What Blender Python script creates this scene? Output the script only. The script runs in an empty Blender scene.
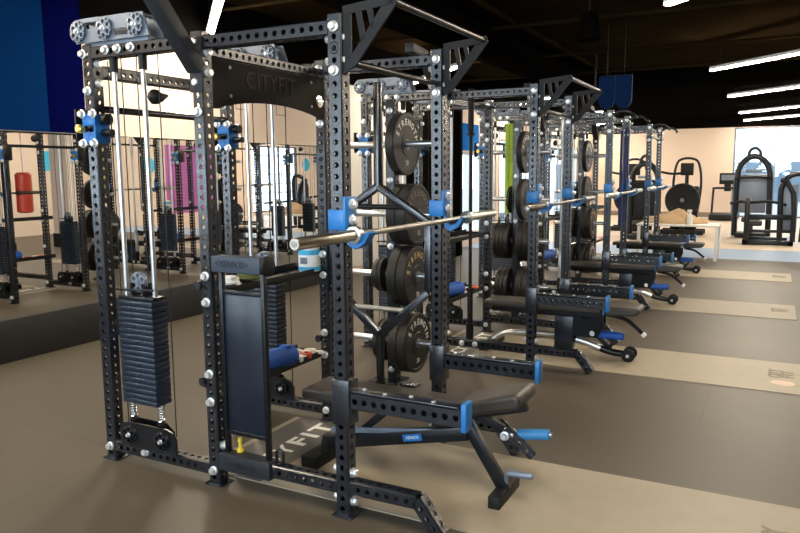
import bpy, bmesh, math, random
from mathutils import Vector, Matrix
random.seed(7)
D = bpy.data; SC = bpy.context.scene; COL = SC.collection
PI = math.pi

# ------------------------------------------------------------------ materials
def mat(name, col, rough=.5, metal=0., bump=0., scale=40., var=0., spec=.5, emit=None, estr=0., coat=0.):
    m = D.materials.new(name); m.use_nodes = True; nt = m.node_tree; b = nt.nodes['Principled BSDF']
    b.inputs['Base Color'].default_value = (*col, 1); b.inputs['Roughness'].default_value = rough
    b.inputs['Metallic'].default_value = metal; b.inputs['Specular IOR Level'].default_value = spec
    b.inputs['Coat Weight'].default_value = coat
    if emit:
        b.inputs['Emission Color'].default_value = (*emit, 1); b.inputs['Emission Strength'].default_value = estr
    if var or bump:
        tc = nt.nodes.new('ShaderNodeTexCoord'); nz = nt.nodes.new('ShaderNodeTexNoise')
        nz.inputs['Scale'].default_value = scale; nz.inputs['Detail'].default_value = 4
        nt.links.new(tc.outputs['Object'], nz.inputs['Vector'])
        if var:
            mx = nt.nodes.new('ShaderNodeMix'); mx.data_type = 'RGBA'
            mx.inputs[6].default_value = (*[c*(1-var) for c in col], 1); mx.inputs[7].default_value = (*[min(1, c*(1+var)) for c in col], 1)
            nt.links.new(nz.outputs['Fac'], mx.inputs[0]); nt.links.new(mx.outputs[2], b.inputs['Base Color'])
        if bump:
            bp = nt.nodes.new('ShaderNodeBump'); bp.inputs['Strength'].default_value = bump; bp.inputs['Distance'].default_value = .002
            nt.links.new(nz.outputs['Fac'], bp.inputs['Height']); nt.links.new(bp.outputs['Normal'], b.inputs['Normal'])
    return m
M = dict(
    powder=mat('black_powder_coat', (.005, .007, .011), .27, var=.1, scale=300, spec=.85),
    black=mat('matte_black', (.006, .006, .0065), .55, spec=.3, var=.15, scale=20),
    gloss=mat('black_paint', (.006, .0065, .008), .3, spec=.35, var=.1),
    panel=mat('navy_black_panel', (.007, .012, .022), .30, 0, 0, 200, var=.08),
    plate_iron=mat('cast_black_stack_plate', (.010, .017, .030), .34, var=.1),
    chrome=mat('chrome', (.82, .82, .80), .16, 1.0, var=.05),
    rod=mat('satin_steel_rod', (.72, .72, .72), .3, .9, var=.05),
    zinc=mat('zinc_bolt', (.86, .86, .84), .34, .75, var=.05),
    greymetal=mat('silver_grey_coat', (.16, .19, .235), .4, .3, var=.05),
    steelbar=mat('worn_bar_steel', (.62, .58, .50), .28, 1.0, var=.1, scale=60),
    knurl=mat('knurled_steel', (.42, .40, .36), .42, 1.0, .6, 900),
    blue=mat('blue_painted_steel', (.012, .15, .44), .38, 0, .05, 200, var=.05),
    bluefoam=mat('blue_foam', (.015, .10, .46), .6, 0, .2, 150),
    cyanfoam=mat('sky_blue_foam', (.03, .19, .42), .5, 0, .2, 150),
    rubber=mat('bumper_rubber', (.014, .012, .010), .5, 0, .25, 160, var=.15),
    vinyl=mat('black_vinyl', (.034, .028, .022), .46, 0, .25, 350, var=.1),
    gold=mat('brass_knob', (.75, .48, .12), .3, .9),
    yellow=mat('yellow_plastic', (.75, .55, .03), .45),
    white=mat('white_paint', (.8, .8, .77), .5, var=.03),
    letter=mat('white_lettering', (.82, .80, .74), .6),
    goldletter=mat('gold_lettering', (.55, .42, .16), .5),
    greyletter=mat('grey_lettering', (.20, .17, .13), .7, var=.25, scale=60),
    darkletter=mat('embossed_dark_lettering', (.006, .007, .01), .5),
    pinkmark=mat('worn_pale_pink_mark', (.62, .48, .38), .7, var=.15, scale=30),
    band=mat('lime_green_band', (.36, .52, .03), .6, var=.15, scale=30),
    blueband=mat('deep_blue_band', (.006, .009, .10), .6, var=.15, scale=30),
    olive=mat('olive_rubber', (.10, .12, .03), .6, var=.2),
    red=mat('red_plastic', (.55, .05, .02), .45),
    orange=mat('orange_plastic', (.75, .17, .05), .45),
    cyan=mat('cyan_print', (.05, .42, .70), .45),
    teal=mat('teal_decal', (.03, .38, .62), .6),
    tan=mat('tan_towel', (.58, .40, .23), .9, 0, .8, 60, var=.2),
    beige=mat('warm_beige_wall', (.68, .55, .44), .75, var=.04, scale=3),
    offwhite=mat('off_white_wall', (.76, .72, .66), .7, var=.03, scale=3),
    navy=mat('navy_blue_wall', (.0012, .002, .036), .6, var=.05, scale=2, spec=0.0),
    midblue=mat('mid_blue_wall', (.002, .020, .085), .6, var=.05, scale=2, spec=0.0),
    brightblue=mat('bright_blue_wall', (.02, .15, .48), .6, var=.05, scale=2, spec=0.0),
    navycloth=mat('navy_banner_cloth', (.003, .02, .085), .8, spec=.1, var=.1),
    matte=mat('flat_dark_brown_paint', (.012, .009, .006), .7, spec=.15, var=.1),
    dullletter=mat('dull_brown_lettering', (.018, .014, .009), .6, spec=.2),
    satin=mat('satin_charcoal_paint', (.018, .020, .024), .5, spec=.3, var=.05),
    darkbar=mat('dark_bar_steel', (.16, .14, .12), .32, .9, var=.1),
    greypanel=mat('dark_grey_platform_panel', (.10, .093, .08), .5, var=.1, scale=6),
    taupe=mat('taupe_wall', (.36, .29, .22), .8, spec=.1, var=.05),
    greyblue=mat('grey_blue_paint', (.045, .060, .082), .5, spec=.3, var=.05),
    purple=mat('purple_wall_panel', (.30, .08, .28), .6, var=.05, scale=2),
    ceil=mat('dark_brown_ceiling', (.016, .0105, .005), .9, 0, .3, 2, var=.45, spec=0.0),
    blackceil=mat('black_ceiling', (.003, .0026, .0022), .85, var=.2, scale=2, spec=0.0),
    plinth=mat('black_plinth', (.012, .011, .010), .5, var=.2, scale=4),
    mirror=mat('mirror_glass', (.90, .90, .88), .01, 1.0),
    turf=mat('pale_blue_floor_band', (.30, .40, .55), .5, var=.08, scale=8),
    tanfloor=mat('pale_tan_floor', (.62, .50, .38), .45, var=.06, scale=4),
    platform=mat('light_platform_rubber', (.31, .262, .19), .52, 0, .1, 8, var=.10),
    lamp=mat('lamp_diffuser', (1, 1, 1), .5, emit=(1.0, .87, .69), estr=175.),
    concrete=mat('pale_facade', (.20, .26, .32), .8, var=.08, scale=1),
    pave=mat('outdoor_paving', (.45, .45, .44), .9, var=.1, scale=1),
)
def glass_mat():
    m = D.materials.new('window_glass'); m.use_nodes = True; nt = m.node_tree
    for n in list(nt.nodes): nt.nodes.remove(n)
    o = nt.nodes.new('ShaderNodeOutputMaterial'); mx = nt.nodes.new('ShaderNodeMixShader')
    t = nt.nodes.new('ShaderNodeBsdfTransparent'); g = nt.nodes.new('ShaderNodeBsdfGlossy'); g.inputs['Roughness'].default_value = .02
    t.inputs['Color'].default_value = (.93, .97, 1, 1)
    mx.inputs[0].default_value = .06
    nt.links.new(t.outputs[0], mx.inputs[1]); nt.links.new(g.outputs[0], mx.inputs[2]); nt.links.new(mx.outputs[0], o.inputs[0])
    return m
M['glass'] = glass_mat()
def floor_mat():
    m = mat('dark_rubber_floor', (.10, .088, .070), .48, spec=.4)
    nt = m.node_tree; b = nt.nodes['Principled BSDF']
    tc = nt.nodes.new('ShaderNodeTexCoord')
    n1 = nt.nodes.new('ShaderNodeTexNoise'); n1.inputs['Scale'].default_value = 1.3; n1.inputs['Detail'].default_value = 6
    n2 = nt.nodes.new('ShaderNodeTexNoise'); n2.inputs['Scale'].default_value = 180
    br = nt.nodes.new('ShaderNodeTexBrick'); br.offset = .5
    br.inputs['Scale'].default_value = 1; br.inputs['Brick Width'].default_value = 1.95; br.inputs['Row Height'].default_value = .967
    br.inputs['Mortar Size'].default_value = .004; br.inputs['Color1'].default_value = (1, 1, 1, 1); br.inputs['Color2'].default_value = (.93, .93, .93, 1)
    br.inputs['Mortar'].default_value = (.68, .68, .68, 1)
    mp = nt.nodes.new('ShaderNodeMapping'); mp.inputs['Location'].default_value = (.35, .06, 0)
    cr = nt.nodes.new('ShaderNodeMix'); cr.data_type = 'RGBA'
    cr.inputs[6].default_value = (.062, .051, .035, 1); cr.inputs[7].default_value = (.090, .074, .051, 1)
    mu = nt.nodes.new('ShaderNodeMix'); mu.data_type = 'RGBA'; mu.blend_type = 'MULTIPLY'; mu.inputs[0].default_value = 1
    bp = nt.nodes.new('ShaderNodeBump'); bp.inputs['Strength'].default_value = .15; bp.inputs['Distance'].default_value = .002
    L = nt.links.new
    L(tc.outputs['Object'], n1.inputs['Vector']); L(tc.outputs['Object'], n2.inputs['Vector']); L(tc.outputs['Object'], mp.inputs['Vector']); L(mp.outputs[0], br.inputs['Vector'])
    L(n1.outputs['Fac'], cr.inputs[0]); L(cr.outputs[2], mu.inputs[6]); L(br.outputs['Color'], mu.inputs[7]); L(mu.outputs[2], b.inputs['Base Color'])
    L(n2.outputs['Fac'], bp.inputs['Height']); L(bp.outputs[0], b.inputs['Normal'])
    return m
M['floor'] = floor_mat()

# ------------------------------------------------------------------ mesh helpers
class MB:
    def __init__(s): s.v = []; s.f = []
    def add(s, vs, fs):
        k = len(s.v); s.v += [tuple(v) for v in vs]; s.f += [tuple(i+k for i in f) for f in fs]; return s
    def box(s, x0, x1, y0, y1, z0, z1, mtx=None, c=0.0):
        if c:
            c = min(c, abs(x1-x0)*.3, abs(y1-y0)*.3, abs(z1-z0)*.3)
            bm = bmesh.new(); bmesh.ops.create_cube(bm, size=1, matrix=Matrix.Translation(((x0+x1)/2, (y0+y1)/2, (z0+z1)/2)) @ Matrix.Diagonal((abs(x1-x0), abs(y1-y0), abs(z1-z0), 1)))
            bmesh.ops.bevel(bm, geom=list(bm.edges), offset=c, segments=2, affect='EDGES', profile=.5)
            bm.verts.index_update(); vs = [v.co.copy() for v in bm.verts]; fs = [[v.index for v in f.verts] for f in bm.faces]; bm.free()
        else:
            vs = [Vector((x, y, z)) for z in (z0, z1) for y in (y0, y1) for x in (x0, x1)]
            fs = [(0, 2, 3, 1), (4, 5, 7, 6), (0, 1, 5, 4), (2, 6, 7, 3), (0, 4, 6, 2), (1, 3, 7, 5)]
        if mtx is not None: vs = [mtx @ v for v in vs]
        return s.add(vs, fs)
    def bar(s, p0, p1, w, h, upv=(0, 0, 1), c=.004):         # rectangular bar between two points
        p0, p1 = Vector(p0), Vector(p1); z = (p1-p0); L = z.length; z.normalize()
        x = Vector(upv).cross(z)
        if x.length < 1e-4: x = Vector((1, 0, 0))
        x.normalize(); y = z.cross(x)
        m = Matrix((( x.x, y.x, z.x, p0.x), (x.y, y.y, z.y, p0.y), (x.z, y.z, z.z, p0.z), (0, 0, 0, 1)))
        return s.box(-w/2, w/2, -h/2, h/2, 0, L, m, c)
    def cyl(s, p0, p1, r, n=20, r2=None, bev=0):
        p0, p1 = Vector(p0), Vector(p1); z = (p1-p0); L = z.length; z.normalize()
        a = Vector((0, 0, 1)) if abs(z.z) < .9 else Vector((1, 0, 0))
        x = a.cross(z).normalized(); y = z.cross(x); r2 = r if r2 is None else r2
        prof = [(r, 0), (r2, L)]
        if bev: prof = [(r-bev, 0), (r, bev), (r2, L-bev), (r2-bev, L)]
        return s._rings(p0, x, y, z, prof, n)
    def lathe(s, p0, axis, prof, n=28):                      # prof: (radius, distance) pairs
        z = Vector(axis).normalized(); a = Vector((0, 0, 1)) if abs(z.z) < .9 else Vector((1, 0, 0))
        x = a.cross(z).normalized(); y = z.cross(x)
        return s._rings(Vector(p0), x, y, z, prof, n)
    def _rings(s, p0, x, y, z, prof, n):
        vs = [p0 + z*d + (x*math.cos(2*PI*i/n) + y*math.sin(2*PI*i/n))*r for r, d in prof for i in range(n)]
        fs = [(k*n+i, k*n+(i+1) % n, (k+1)*n+(i+1) % n, (k+1)*n+i) for k in range(len(prof)-1) for i in range(n)]
        if prof[0][0] > 1e-5: fs.append(tuple(reversed(range(n))))
        if prof[-1][0] > 1e-5: fs.append(tuple(range((len(prof)-1)*n, len(prof)*n)))
        return s.add(vs, fs)
    def tube(s, pts, r, n=12, sub=0, closed=False, flat=1.0):
        pts = [Vector(p) for p in pts]
        if sub:
            P = pts if closed else [2*pts[0]-pts[1]] + pts + [2*pts[-1]-pts[-2]]; out = []
            N = len(P); rng = range(N) if closed else range(1, N-2)
            for i in rng:
                a, b, c, d = P[(i-1) % N], P[i % N], P[(i+1) % N], P[(i+2) % N]
                for k in range(sub):
                    t = k/sub; out.append(.5*((2*b)+(c-a)*t+(2*a-5*b+4*c-d)*t*t+(3*b-a-3*c+d)*t**3))
            if not closed: out.append(pts[-1])
            pts = out
        N = len(pts); T = []
        for i in range(N):
            a = pts[(i-1) % N] if (closed or i) else pts[0]; b = pts[(i+1) % N] if (closed or i < N-1) else pts[-1]
            T.append((b-a).normalized())
        u = Vector((0, 0, 1)) if abs(T[0].z) < .9 else Vector((1, 0, 0))
        u = (u - T[0]*u.dot(T[0])).normalized(); vs = []
        for i in range(N):
            u = (u - T[i]*u.dot(T[i])).normalized(); w = T[i].cross(u)
            for k in range(n):
                a = 2*PI*k/n; vs.append(pts[i] + u*math.cos(a)*r + w*math.sin(a)*r*flat)
        m = N if closed else N-1
        fs = [(i*n+k, i*n+(k+1) % n, ((i+1) % N)*n+(k+1) % n, ((i+1) % N)*n+k) for i in range(m) for k in range(n)]
        if not closed: fs += [tuple(reversed(range(n))), tuple(range((N-1)*n, N*n))]
        return s.add(vs, fs)
    def prism(s, poly, axis, lo, hi):                        # poly in the two other axes (cyclic order kept x,y,z)
        def P(a, b, t): return {'x': (t, a, b), 'y': (a, t, b), 'z': (a, b, t)}[axis]
        n = len(poly); vs = [P(a, b, lo) for a, b in poly] + [P(a, b, hi) for a, b in poly]
        fs = [tuple(reversed(range(n))), tuple(range(n, 2*n))] + [(i, (i+1) % n, n+(i+1) % n, n+i) for i in range(n)]
        return s.add(vs, fs)
    def cells(s, fn, hr, hs, lip, ch=.5):
        """one cell (-1..1)^2 with a round hole; fn(a,b,depth)->point; hr hole radii in cell units"""
        ang = [0, 35, 62, 90, 118, 145, 180, 215, 242, 270, 298, 325]
        rim = []; 
        for d in ang:
            c, q = math.cos(math.radians(d)), math.sin(math.radians(d)); 
            if d in (35, 145, 215, 325): o = (math.copysign(1, c), math.copysign(1, q))
            else:
                k = 1/max(abs(c), abs(q)); o = (c*k, q*k)
                if d in (62, 118, 242, 298): o = (math.copysign(.5, c), math.copysign(1, q))
            rim.append(o)
        n = 12
        vs = [fn(a, b, 0) for a, b in rim]
        vs += [fn(hr*math.cos(2*PI*i/n), hs*math.sin(2*PI*i/n), 0) for i in range(n)]
        vs += [fn(hr*math.cos(2*PI*i/n), hs*math.sin(2*PI*i/n), lip) for i in range(n)]
        fs = [(i, (i+1) % n, n+(i+1) % n, n+i) for i in range(n)] + [(n+i, n+(i+1) % n, 2*n+(i+1) % n, 2*n+i) for i in range(n)]
        return s.add(vs, fs)
    def holed(s, L, w, h=None, mtx=None, pitch=.05, d=.026, faces=(0, 1, 2, 3), start=None, ends=True):
        """square tube along +Z from 0 to L with a row of round holes on the chosen faces (0:-y 1:+x 2:+y 3:-x)"""
        h = h or w; c = .006; mtx = mtx or Matrix.Identity(4)
        n = max(1, int((L+1e-6)/pitch)); m0 = (L-n*pitch)/2
        hx, hy = w/2, h/2
        spec = [(Vector((0, -hy, 0)), Vector((1, 0, 0)), Vector((0, 1, 0)), hx-c), (Vector((hx, 0, 0)), Vector((0, 1, 0)), Vector((-1, 0, 0)), hy-c),
                (Vector((0, hy, 0)), Vector((-1, 0, 0)), Vector((0, -1, 0)), hx-c), (Vector((-hx, 0, 0)), Vector((0, -1, 0)), Vector((1, 0, 0)), hy-c)]
        for fi, (o, u, inn, half) in enumerate(spec):
            if fi in faces:
                for k in range(n):
                    zc = m0+pitch*(k+.5)
                    s.cells(lambda a, b, dp: mtx @ (o + u*(a*half) + Vector((0, 0, zc+b*pitch/2)) + inn*dp), d/2/half, d/pitch, .006)
                for z0, z1 in ((0, m0), (L-m0, L)):
                    if z1-z0 > 1e-5: s.add([mtx @ (o+u*a*half+Vector((0, 0, z))) for a, z in ((-1, z0), (1, z0), (1, z1), (-1, z1))], [(0, 1, 2, 3)])
            else:
                s.add([mtx @ (o+u*a*half+Vector((0, 0, z))) for a, z in ((-1, 0), (1, 0), (1, L), (-1, L))], [(0, 1, 2, 3)])
            o2, u2, _, h2 = spec[(fi+1) % 4]
            s.add([mtx @ (o+u*half), mtx @ (o2-u2*h2), mtx @ (o2-u2*h2+Vector((0, 0, L))), mtx @ (o+u*half+Vector((0, 0, L)))], [(0, 1, 2, 3)])
        if ends:
            for z, rev in ((0, True), (L, False)):
                q = [mtx @ Vector((a, b, z)) for a, b in ((-hx+c, -hy), (hx-c, -hy), (hx, -hy+c), (hx, hy-c), (hx-c, hy), (-hx+c, hy), (-hx, hy-c), (-hx, -hy+c))]
                s.add(q, [tuple(reversed(range(8))) if rev else tuple(range(8))])
        return s
    def wheel(s, p, axis, R, t=.018, holes=6, rin=.25, yaw=0):       # pulley disc with a ring of round holes
        z = Vector(axis).normalized(); a = Vector((0, 0, 1)) if abs(z.z) < .9 else Vector((1, 0, 0))
        x = a.cross(z).normalized(); y = z.cross(x); p = Vector(p); r0 = R*rin
        def at(r, th, d): return p + (x*math.cos(th)+y*math.sin(th))*r + z*d
        for side in (1, -1):
            for k in range(holes):
                def fn(aa, bb, dp, k=k):
                    if abs(aa) >= .999 or abs(bb) >= .999 or True:
                        return at(r0+(R-r0)*(bb*.5+.5), (k+.5+aa*.5)*2*PI/holes*1 + yaw, side*(t/2-dp))
                s.cells(fn, .62, .58, t*.5)
        s.lathe(p-z*(t/2), z, [(R, 0), (R, t)], 36) if False else None
        n = 36; vs = [at(R, 2*PI*i/n, d) for d in (-t/2, 0, t/2) for i in range(n)]
        vs = [at(R if j != 1 else R*.9, 2*PI*i/n, d) for j, d in enumerate((-t/2, 0, t/2)) for i in range(n)]
        s.add(vs, [(k*n+i, k*n+(i+1) % n, (k+1)*n+(i+1) % n, (k+1)*n+i) for k in range(2) for i in range(n)])
        s.lathe(p-z*(t*.7), z, [(r0*.9, 0), (r0*.9, t*1.4)], 14)
        return s
    def mesh(s, name, m):
        me = D.meshes.new(name); me.from_pydata(s.v, [], s.f); me.validate(clean_customdata=False)
        bm = bmesh.new(); bm.from_mesh(me); bmesh.ops.remove_doubles(bm, verts=bm.verts, dist=1e-5); bmesh.ops.recalc_face_normals(bm, faces=bm.faces); bm.to_mesh(me); bm.free()
        me.polygons.foreach_set('use_smooth', [True]*len(me.polygons)); me.set_sharp_from_angle(angle=math.radians(35)); me.update()
        me.materials.append(M[m] if isinstance(m, str) else m); return me
    def build(s, name, m, parent=None, loc=(0, 0, 0), rot=(0, 0, 0)):
        return inst(name, s.mesh(name, m), parent, loc, rot)
def inst(name, me, parent=None, loc=(0, 0, 0), rot=(0, 0, 0)):
    o = D.objects.new(name, me); COL.objects.link(o); o.parent = parent; o.location = loc; o.rotation_euler = rot; return o
def tag(o, label, cat, group=None):
    o['label'] = label; o['category'] = cat
    if group: o['group'] = group
    return o
def thing(name, label, cat, loc=(0, 0, 0), rz=0, group=None):
    o = D.objects.new(name, None); COL.objects.link(o); o.location = loc; o.rotation_euler = (0, 0, rz); o.empty_display_size = .1
    return tag(o, label, cat, group)
def struct(o): o['kind'] = 'structure'; return o
KIDS = {}
def dup(o, loc=None, label=None, group=None, parent=None, rz=None):
    ch = list(o.children)
    c = o.copy(); COL.objects.link(c); c.parent = parent
    if loc is not None: c.location = loc
    if rz is not None: c.rotation_euler = (0, 0, rz)
    if label: c['label'] = label
    if group: c['group'] = group
    for k in ch: dup(k, parent=c)
    return c
def text_mesh(name, txt, size, m, depth=.002, spacing=1.0, bold=0.0):
    cu = D.curves.new(name, 'FONT'); cu.body = txt; cu.size = size; cu.extrude = depth; cu.align_x = 'CENTER'; cu.align_y = 'CENTER'
    cu.space_character = spacing; cu.offset = bold; cu.resolution_u = 3
    o = D.objects.new(name, cu); COL.objects.link(o); dg = bpy.context.evaluated_depsgraph_get()
    me = D.meshes.new_from_object(o.evaluated_get(dg)); D.objects.remove(o); D.curves.remove(cu)
    me.name = name; me.materials.clear(); me.materials.append(M[m]); return me
RX = Matrix.Rotation(PI/2, 4, 'Y')       # tube along +Z -> along +X
RY = Matrix.Rotation(-PI/2, 4, 'X')      # tube along +Z -> along +Y
def T(x, y, z): return Matrix.Translation((x, y, z))

# ------------------------------------------------------------------ measurements (metres)
X1, X2, X3, Y0, W, H = -3.2755, -2.511, -1.7255, 2.7402, 1.0582, 2.286
PITCH = 2.9; YC = Y0+W/2; YH = W/2
xa, xc = X1-X2, X3-X2
UW = .072
def lx(x): return x-X2
def ly(y): return y-YC

# ------------------------------------------------------------------ the rack
_bolt = MB().lathe((0, 0, 0), (0, 0, 1), [(.0235, 0), (.0235, .007), (.020, .009)], 18).lathe((0, 0, .006), (0, 0, 1), [(.0185, 0), (.0185, .016), (.015, .02)], 6).mesh('bolt', 'zinc')
_upright = MB().holed(H, UW).mesh('upright', 'powder')
_wplate = MB().box(-.128, .128, -.055, .055, 0, .0285, c=.005)
for k in range(1): _wplate.box(-.012, .012, -.0585, -.05, .008, .020)
_wplate = _wplate.mesh('weight_plate', 'plate_iron')
_pulley = MB().wheel((0, 0, 0), (0, 1, 0), .056, .022).mesh('pulley', 'greymetal')
_pulley_dark = MB().wheel((0, 0, 0), (0, 1, 0), .050, .022).mesh('pulley', 'gloss')
def spring_mesh():
    pts = [(.017*math.cos(t*.6), .017*math.sin(t*.6), t*.105/80) for t in range(81)]
    return MB().tube(pts, .0042, 6).mesh('spring', 'chrome')
_spring = spring_mesh()
ROT = {'-y': (PI/2, 0, 0), '+y': (-PI/2, 0, 0), '+x': (0, PI/2, 0), '-x': (0, -PI/2, 0), '+z': (0, 0, 0)}

def make_rack(label):
    R = thing('power_rack', label, 'power rack', (X2, YC, 0), 0, 'row of black power racks')
    def bolt(x, y, z, d, par=R): inst('bolt', _bolt, par, (x, y, z), ROT[d])
    for s in (-1, 1):
        y = s*YH
        for x in (xa, 0, xc):
            u = inst('upright', _upright, R, (x, y, 0))
            MB().box(-.055, .055, -.05, .05, 0, .008, c=.002).build('base_plate', 'powder', R, (x, y, 0))
            MB().box(-.034, .034, -.034, .034, 0, .006, c=.002).build('end_cap', 'black', R, (x, y, H-.002))
        w = .066
        g = UW/2
        def beam(name, xs, xe, z, zz=.066):
            return MB().holed(xe-xs, zz, w, T(xs, y, z) @ RX).build(name, 'powder', R)
        beam('base_beam', xa+g, -g, .082); beam('base_beam', g, xc-g, .142)
        beam('top_beam', xa+g, -g, 2.245); beam('top_beam', g, xc-g, 2.235)
        # front foot with sloped toe
        ft = MB().holed(.345, .066, w, T(xc+g, y, .150) @ RX)
        a = math.radians(52); ft.holed(.185, .066, w, T(xc+g+.342, y, .160) @ Matrix.Rotation(PI/2+a, 4, 'Y') @ T(0, 0, 0), ends=True)
        ft.build('front_foot', 'powder', R)
        # spotter arm with tall sleeve bracket and blue end
        za = .572 if s < 0 else .500
        sp = MB().holed(.55, .082, w, T(xc+g+.012, y, za) @ RX, d=.028, faces=(0, 2)).box(xc-g-.008, xc+g+.012, y-g-.008, y+g+.008, za-.12, za+.095, c=.004).box(xc+g+.01, xc+.58, y-.034, y+.034, za+.041, za+.049, c=.002)
        sp = sp.build('spotter_arm', 'powder', R)
        MB().box(xc+.598, xc+.622, y-.037, y+.037, za-.058, za+.066, c=.004).build('arm_end_guard', 'blue', sp)
        for k in range(4): MB().cyl((xc+.1+k*.12, y+.012*(-1)**k, za+.048), (xc+.1+k*.12, y+.012*(-1)**k, za+.053), .010, 10).build('rivet', 'zinc', sp)
        # J-cup
        j = MB().box(xc-g-.006, xc+g+.006, y-g-.012, y-g-.001, 1.357, 1.447, c=.003)
        j.box(xc+g+.001, xc+g+.014, y-g-.012, y+g+.016, 1.36, 1.505, c=.003)
        j.prism([(xc+.04, 1.385), (xc+.05, 1.29), (xc+.085, 1.272), (xc+.135, 1.30), (xc+.16, 1.345), (xc+.146, 1.352), (xc+.118, 1.317), (xc+.09, 1.306), (xc+.066, 1.32), (xc+.052, 1.385)], 'y', y-.03, y+.03)
        j = j.build('j_cup', 'blue', R)
        MB().prism([(xc+.051, 1.38), (xc+.064, 1.322), (xc+.09, 1.309), (xc+.118, 1.32), (xc+.128, 1.335), (xc+.12, 1.34), (xc+.09, 1.316), (xc+.07, 1.328), (xc+.056, 1.38)], 'y', y-.027, y+.027).build('liner', 'black', j)
        for z in (1.40, 1.47): bolt(xc+g+.014, y+.005, z, '+x')
        # front pull-up bracket: plate with slots
        for t in (-.012,):
            P = [(xc+g, 2.31), (lx(-1.445), 2.335), (lx(-1.43), 2.31), (lx(-1.63), 2.085), (xc+g, 2.06)]
            br = MB()
            outer = [(xc+g, 2.318), (lx(-1.44), 2.34), (lx(-1.425), 2.305), (xc+.1, 2.07), (xc+g, 2.03)]
            br.prism([(xc+g, 2.318), (lx(-1.44), 2.34), (lx(-1.425), 2.305), (xc+.075, 2.285), (xc+g, 2.285)], 'y', y-.02, y-.008)
            br.prism([(lx(-1.425), 2.305), (lx(-1.50), 2.295), (xc+.085, 2.12), (xc+g, 2.09), (xc+g, 2.03), (xc+.1, 2.07)], 'y', y-.02, y-.008)
            br.prism([(xc+g, 2.285), (xc+.075, 2.285), (xc+.075, 2.10), (xc+g, 2.09)], 'y', y-.02, y-.008)
            br.prism([(xc+.10, 2.29), (xc+.125, 2.292), (xc+.145, 2.18), (xc+.125, 2.155)], 'y', y-.02, y-.008)
            br.prism([(xc+.155, 2.292), (xc+.18, 2.293), (xc+.19, 2.23), (xc+.175, 2.212)], 'y', y-.02, y-.008)
            br.build('pull_up_bracket', 'black', R)
        # bolts on the uprights
        for z in (2.235, 2.05): bolt(xc, y-g, z, '-y')
        for z in (2.19, 2.095): bolt(xc+g, y, z, '+x'); bolt(xc-g, y, z, '-x')
        for z in (.215, .075): bolt(xc+g, y, z, '+x')
        for z in (.215, .075): bolt(xc-g, y, z+.01, '-x')
        for z in (2.238, 2.048, 1.908, 1.10, .967, .595, .448, .08): bolt(0, y-g, z, '-y')
        for z in (2.19, 2.095, .21): bolt(g, y, z, '+x')
        for z in (2.05, .08): bolt(xa, y-g, z, '-y')
        bolt(xa-.022, y-g, 2.242, '-y')
        for z in (2.19, 2.09): bolt(xa+g, y, z, '+x')
        for x in (-3.127, -3.039, -2.942): bolt(lx(x), y-.034, 2.25, '-y')
        bolt(lx(-3.0), y-.034, .092, '-y')
        for z in (1.05, .55):
            MB().prism([(-.030+.02*math.cos(a*PI/8), z+.024*math.sin(a*PI/8)) for a in range(16)], 'y', y-g-.012, y-g-.001).build('band_peg', 'powder', R, (-.018, 0, 0))
        # upper pulley housing above the rear top beam
        hz = .10
        hs = MB()
        for yy in (y-.050, y+.040):
            hs.prism([(lx(-3.33), 2.294), (lx(-3.33), 2.415), (lx(-3.258), 2.418), (lx(-3.258), 2.294)], 'y', yy, yy+.010)
            hs.box(lx(-3.258), lx(-3.159), yy, yy+.010, 2.397, 2.418); hs.box(lx(-3.258), lx(-3.159), yy, yy+.010, 2.294, 2.362)
            hs.box(lx(-3.159), lx(-3.046), yy, yy+.010, 2.294, 2.416)
            hs.box(lx(-3.046), lx(-2.946), yy, yy+.010, 2.347, 2.416); hs.box(lx(-3.046), lx(-2.946), yy, yy+.010, 2.294, 2.312)
            hs.prism([(lx(-2.946), 2.294), (lx(-2.946), 2.416), (lx(-2.838), 2.412), (lx(-2.797), 2.294)], 'y', yy, yy+.010)
        for xx, zz in ((-3.30, 2.41), (-3.105, 2.41), (-2.885, 2.408)): hs.cyl((lx(xx), y-.04, zz), (lx(xx), y+.04, zz), .010, 10)
        hs.box(lx(-3.28), lx(-2.83), y-.03, y+.03, 2.276, 2.300, c=.003)
        hs.box(lx(-3.3), lx(-3.22), y-.02, y+.02, 2.295, 2.335); hs.box(lx(-2.98), lx(-2.9), y-.02, y+.02, 2.295, 2.335)
        hs = hs.build('pulley_housing', 'greymetal', R)
        for xx in (-3.303, -3.107, -2.885):
            inst('pulley', _pulley, hs, (lx(xx), y-.052, 2.354)); inst('bolt', _bolt, hs, (lx(xx), y-.062, 2.354), ROT['-y']).scale = (.6, .6, .7)
        # weight stack, rods, cables
        sx = lx(-3.005); gx = (lx(-3.115), lx(-2.905))
        for x in gx:
            MB().cyl((x, y, .27), (x, y, 2.21), .0135, 16).build('guide_rod', 'rod', R)
            inst('spring', _spring, R, (x, y, .262)); MB().cyl((x, y, .20), (x, y, .262), .024, 16).build('rod_foot', 'black', R)
            MB().cyl((x, y, 2.14), (x, y, 2.215), .022, 14).build('rod_socket', 'black', R)
        st = MB().box(sx-.128, sx+.128, y-.045, y+.045, .940, .960, c=.003).box(sx-.05, sx-.035, y-.03, y+.03, .955, 1.03).box(sx+.035, sx+.05, y-.03, y+.03, .955, 1.03)
        st.bar((sx-.15, y-.04, .99), (sx+.13, y-.04, 1.0), .012, .012)
        st = st.build('weight_stack', 'gloss', R)
        for k in range(19): inst('weight_plate', _wplate, st, (sx, y, .366+k*.0302))
        inst('pulley', _pulley, st, (sx, y-.01, 1.035)); 
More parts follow.
